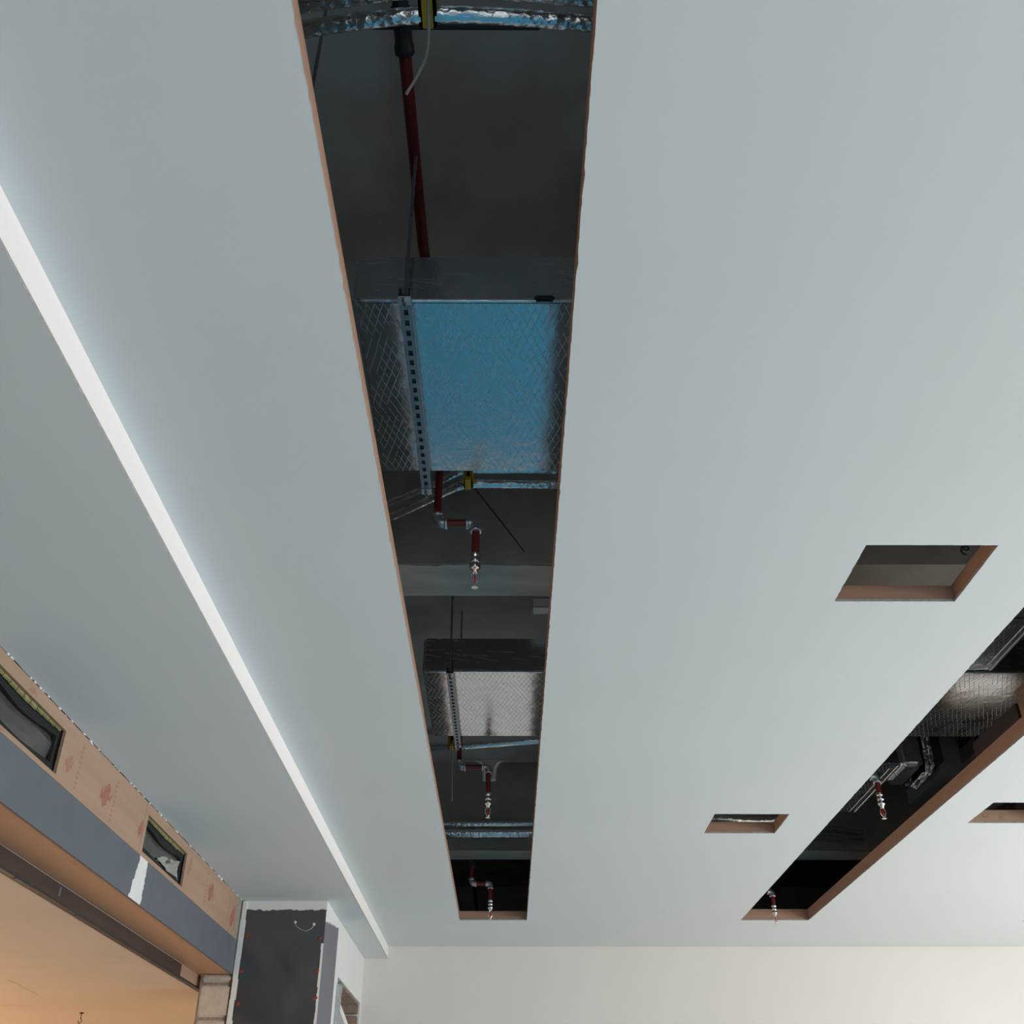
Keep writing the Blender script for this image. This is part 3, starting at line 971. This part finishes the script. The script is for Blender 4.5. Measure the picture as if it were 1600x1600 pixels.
def flame(yc, zc, wy, hz, m, seed, lean=0.0):
    """ragged printed mark on the plywood"""
    rnd = random.Random(seed)
    L_, R_ = [], []
    n = 16
    for k in range(n + 1):
        u = k / n
        wv = wy * 0.5 * (math.sin(math.pi * min(1, u * 1.02)) ** 0.8) * (1 - 0.25 * u)
        zz = zc - hz / 2 + hz * u
        c = yc + lean * (u - 0.5)
        L_.append((XB, c - wv * rnd.uniform(0.8, 1.1) - 0.002, zz))
        R_.append((XB, c + wv * rnd.uniform(0.65, 1.15) + 0.002, zz + rnd.uniform(-0.002, 0.002)))
    b = MB().prism(L_ + R_[::-1], (0.0006, 0, 0))
    for sgn in (-1, -0.6, 1):                       # dry brush streaks beside the mark
        w2, h2 = wy * rnd.uniform(0.07, 0.14), hz * rnd.uniform(0.3, 0.7)
        c2 = yc + sgn * wy * rnd.uniform(0.42, 0.62)
        z2 = zc + rnd.uniform(-0.3, 0.15) * hz
        b.prism([(XB, c2 - w2 * 0.3, z2 - h2 / 2), (XB, c2 + w2 * 0.6, z2 - h2 * 0.2), (XB, c2 + w2 * 0.4 + lean * 0.4, z2 + h2 / 2), (XB, c2 - w2 * 0.6, z2 + h2 * 0.1)],
                (0.0005, 0, 0))
    b.build('red_print', m, bk)


flame(5.405, 3.315, 0.125, 0.135, M_STAMP, 1, 0.04)
flame(6.02, 3.315, 0.06, 0.10, M_STAMP, 2, 0.03)
flame(4.87, 3.30, 0.07, 0.09, M_STAMP2, 3, 0.03)
flame(7.70, 3.335, 0.13, 0.14, M_STAMP, 4, 0.05)
flame(8.41, 3.315, 0.12, 0.17, M_STAMP, 5, 0.05)
flame(7.09, 3.36, 0.07, 0.13, M_STAMP2, 6, 0.03)
flame(4.32, 3.445, 0.07, 0.028, M_STAMP2, 8, 0.02)
flame(4.13, 3.193, 0.08, 0.014, M_STAMP2, 9, 0.0)
# faint upright lines of print
for yc in (4.99, 5.53, 7.56, 8.26):
    rnd = random.Random(yc)
    for k in range(9):
        z = 3.21 + k * 0.026
        y0 = yc + rnd.uniform(-0.006, 0.006)
        MB().prism([(XB, y0 - 0.012, z), (XB, y0 + 0.014, z + 0.003), (XB, y0 + 0.012, z + 0.013), (XB, y0 + 0.002, z + 0.010), (XB, y0 - 0.010, z + 0.016)],
                   (0.0005, 0, 0)).build('faint_print', M_STAMP2, bk)
# crumbs of plaster along the plywood's top edge
cr = MB()
for k in range(70):
    yy = random.uniform(3.8, 8.6)
    s = random.uniform(0.003, 0.009) * (2.0 if random.random() < 0.1 else 1)
    zc = 3.481
    pts = [(XB + 0.0005, yy + s * 1.8 * math.cos(a) * random.uniform(0.5, 1.2), zc - 0.002 + s * 0.7 * math.sin(a) * random.uniform(0.5, 1.2)) for a in (0, 1, 2.1, 3.1, 4.2, 5.2)]
    cr.prism(pts, (0.006, 0, 0))
tag(cr.build('plaster_crumbs', M_WHITE, bk), kind='stuff')


def vent(y0, y1, z0, z1, lab, crumple):
    t = thing('duct_opening', lab, 'opening', (XB, (y0 + y1) / 2, z0), 'openings in the plywood bulkhead')
    xi = XB - 0.012
    g = 0.002
    n = 16

    def band(top):
        """rubber collar: sags or bulges along its length"""
        vs, fs = [], []
        for k in range(n + 1):
            u = k / n
            yy = y0 + g + (y1 - y0 - 2 * g) * u
            if top:
                za = z1 - g
                zb = z1 - 0.042 - 0.022 * math.sin(math.pi * u) + 0.006 * math.sin(9 * u)
            else:
                za = z0 + g
                zb = z0 + 0.036 + 0.008 * math.sin(7 * u + 1)
            vs += [(xi - 0.012, yy, za), (xi - 0.012, yy, zb), (xi - 0.05, yy, zb), (xi - 0.05, yy, za)]
        for k in range(n):
            for j in range(4):
                fs.append((4 * k + j, 4 * k + (j + 1) % 4, 4 * k + 4 + (j + 1) % 4, 4 * k + 4 + j))
        return MB().add(vs, fs)
    band(True).build('rubber_collar', M_BLACK, t)
    band(False).build('rubber_collar', M_BLACK, t)
    MB().bbox((xi - 0.05, y1 - 0.045, z0 + 0.004), (xi - 0.014, y1 - g, z1 - 0.004), 0.006).build('rubber_collar', M_BLACK, t)
    MB().bbox((xi - 0.05, y0 + g, z0 + 0.004), (xi - 0.014, y0 + 0.03, z1 - 0.004), 0.006).build('rubber_collar', M_BLACK, t)
    ins = MB()
    for k in range(11):
        ya = y0 + 0.01 + k * (y1 - y0 - 0.04) / 11
        wv = (y1 - y0) / 11 * 0.96
        d = 0.010 + 0.014 * math.sin(math.pi * (k + 0.5) / 11) * random.uniform(0.7, 1.2)
        ins.bbox((xi - 0.010, ya, z1 - g - d), (xi + 0.002, ya + wv, z1 - g), 0.004)
    ins.build('insulation_edge', M_INSUL, t)
    # plastic film stretched across, creased along one diagonal
    fl = MB()
    A = [(xi - 0.045, y0 + 0.01, z0 + 0.02), (xi - 0.045, y1 - 0.02, z0 + 0.02), (xi - 0.045, y1 - 0.02, z1 - 0.03), (xi - 0.045, y0 + 0.01, z1 - 0.03)]
    mid = (xi - 0.018, y0 + (y1 - y0) * 0.62, z0 + 0.075)
    br_ = (xi - 0.022, y1 - 0.05, z0 + (z1 - z0) * 0.62)
    fl.add(A + [mid, br_], [(0, 1, 4), (1, 5, 4), (1, 2, 5), (2, 3, 5), (3, 4, 5), (3, 0, 4)])
    fl.build('plastic_film', M_FILM, t)
    if crumple:
        c = MB()
        nn = 9
        vs, fs = [], []
        for i in range(nn + 1):
            for k in range(5):
                u, v = i / nn, k / 4
                yy = y0 + (y1 - y0) * (0.42 + 0.52 * u)
                top = z0 + 0.055 + (z1 - z0) * 0.42 * u ** 0.7
                bot = z0 + 0.045 - 0.012 * u
                zz = bot + (top - bot) * v + random.uniform(-0.006, 0.006)
                vs.append((xi - 0.008 - random.uniform(0, 0.018), yy, zz))
        for i in range(nn):
            for k in range(4):
                fs.append((5 * i + k, 5 * i + k + 1, 5 * i + k + 6, 5 * i + k + 5))
        c.add(vs, fs)
        c.build('crumpled_film', M_FILM2, t)
    return t


vent(*V1, 'black-collared duct opening at the left frame edge with creased film', False)
vent(*V2, 'black-collared duct opening nearer the column with crumpled pale film', True)

# steel channel beneath the beam
sc = thing('steel_channel', 'dark brown steel channel under the plywood-clad beam', 'steel beam', (-2.42, 3, 2.85))
MB().box((-2.46, -3.9, 2.846), (-2.415, 8.2, 2.936)).build('web', M_STEEL, sc)
MB().box((-2.46, 8.202, 2.852), (-2.412, 8.80, 2.936)).build('end_plate', M_LIN, sc)
fl = MB()
for k in range(60):
    ya = -3.9 + k * 12.7 / 60
    fl.box((-2.426, ya, 2.838 + random.uniform(-0.003, 0.002)), (-2.409, ya + 12.7 / 60 - 0.001, 2.853))
fl.build('edge_shadow_line', M_BLKM, sc)  # black ragged strip standing in for the shadow line along the lower edge
MB().bbox((-2.416, 5.74, 2.875), (-2.412, 5.765, 2.92), 0.001).build('weld_plate', M_GREY, sc)

# block pillar under the beam's end
pi_ = MB().box((-2.385, 8.665, 0), (-2.10, 8.86, 2.934)).build('block_pillar', M_MORT, loc=(-2.27, 8.76, 0))
tag(pi_, 'pillar of rough cream blocks under the beam end, left of the dark column', 'pillar')
zt = 2.930
hs = (0.052, 0.222, 0.222, 0.222, 0.222, 0.222, 0.222, 0.222, 0.222, 0.222, 0.222, 0.222)
for k, h in enumerate(hs):
    if zt - h < 0.0:
        break
    bb = MB()
    n = 7
    q = random.uniform(0, 0.006)
    bb.bbox((-2.372 + q, 8.648, zt - h), (-2.133 - q, 8.70, zt), 0.012, 2)
    o = bb.build('block', M_BLOCK, pi_)
    zt -= h + 0.022

# ------------------------------------------------------------------ dark column
co = MB()
co.box((-2.155, 8.65, 0), (-1.455, 9.0, 3.4815))
col = struct(co.build('column', M_COLF), 'square column with glossy dark grey primer and ragged white top')
# its right face takes the left wall's paint
MB().box((-1.457, 8.652, 0), (-1.453, 9.0, 3.481)).build('side_face', M_COLS, col)
cb = MB()
for k in range(24):
    z0 = k * 3.478 / 24
    cb.box((-2.131 + random.uniform(-0.003, 0.003), 8.640, z0), (-2.092 + random.uniform(-0.004, 0.004), 8.652, z0 + 3.478 / 24))
cb.build('corner_bead', M_WHITE, col)
ce = MB()
vs, fs = [], []
for k in range(50):
    z0 = 1.0 + k * 0.045
    wv = 0.001 + 0.006 * random.random()
    if z0 < 3.16:
        ce.box((-1.466 - wv, 8.6485, z0), (-1.452, 8.652, z0 + 0.045))
ce.build('white_edge', M_WHITE, col)
for x, z in ((-2.072, 3.212), (-2.076, 2.956), (-2.068, 2.725), (-1.489, 3.195), (-1.488, 2.958), (-1.482, 2.764)):
    b = MB()
    b.lathe((x, 8.650, z), [(0.017, 0.0), (0.015, 0.003), (0.008, 0.005)], 10, (0, -1, 0))
    b.lathe((x + 0.012, 8.650, z + 0.004), [(0.011, 0.0), (0.009, 0.003), (0.004, 0.004)], 8, (0, -1, 0))
    b.build('screw_head', M_RUST, col)
MB().tube(smooth_path([(-1.697, 8.648, 3.325), (-1.690, 8.648, 3.29), (-1.612, 8.648, 3.245), (-1.56, 8.648, 3.268), (-1.536, 8.648, 3.312)], 0.02, 2), 0.0035, 6).build('chalk_mark', M_GALV, col)
for x, z in ((-1.696, 3.318), (-1.545, 3.303)):
    MB().lathe((x, 8.650, z), [(0.012, 0), (0.010, 0.002), (0.004, 0.003)], 8, (0, -1, 0)).build('filler_dab', M_WHITE, col)

# steel pieces standing in the wall opening
sp_ = thing('steel_post', 'galvanised post standing at the edge of the wall opening near the back corner', 'post', (-1.44, 9.6, 0))
MB().bbox((-1.458, 9.56, 0), (-1.425, 9.64, 3.0), 0.004).build('post', M_GALV, sp_)
MB().bbox((-1.458, 9.645, 2.95), (-1.43, 9.72, 3.03), 0.003).build('bracket', M_STRUT, sp_)
tr = MB().prism([(-1.53, 9.84, 2.93), (-1.53, 9.84, 2.87), (-1.53, 11.1, 2.66), (-1.53, 11.1, 2.72)], (0.05, 0, 0)).build('white_rail', M_WHITE, loc=(-1.5, 10.4, 2.8))
tag(tr, 'white rail slanting across the wall opening near the back corner', 'rail')
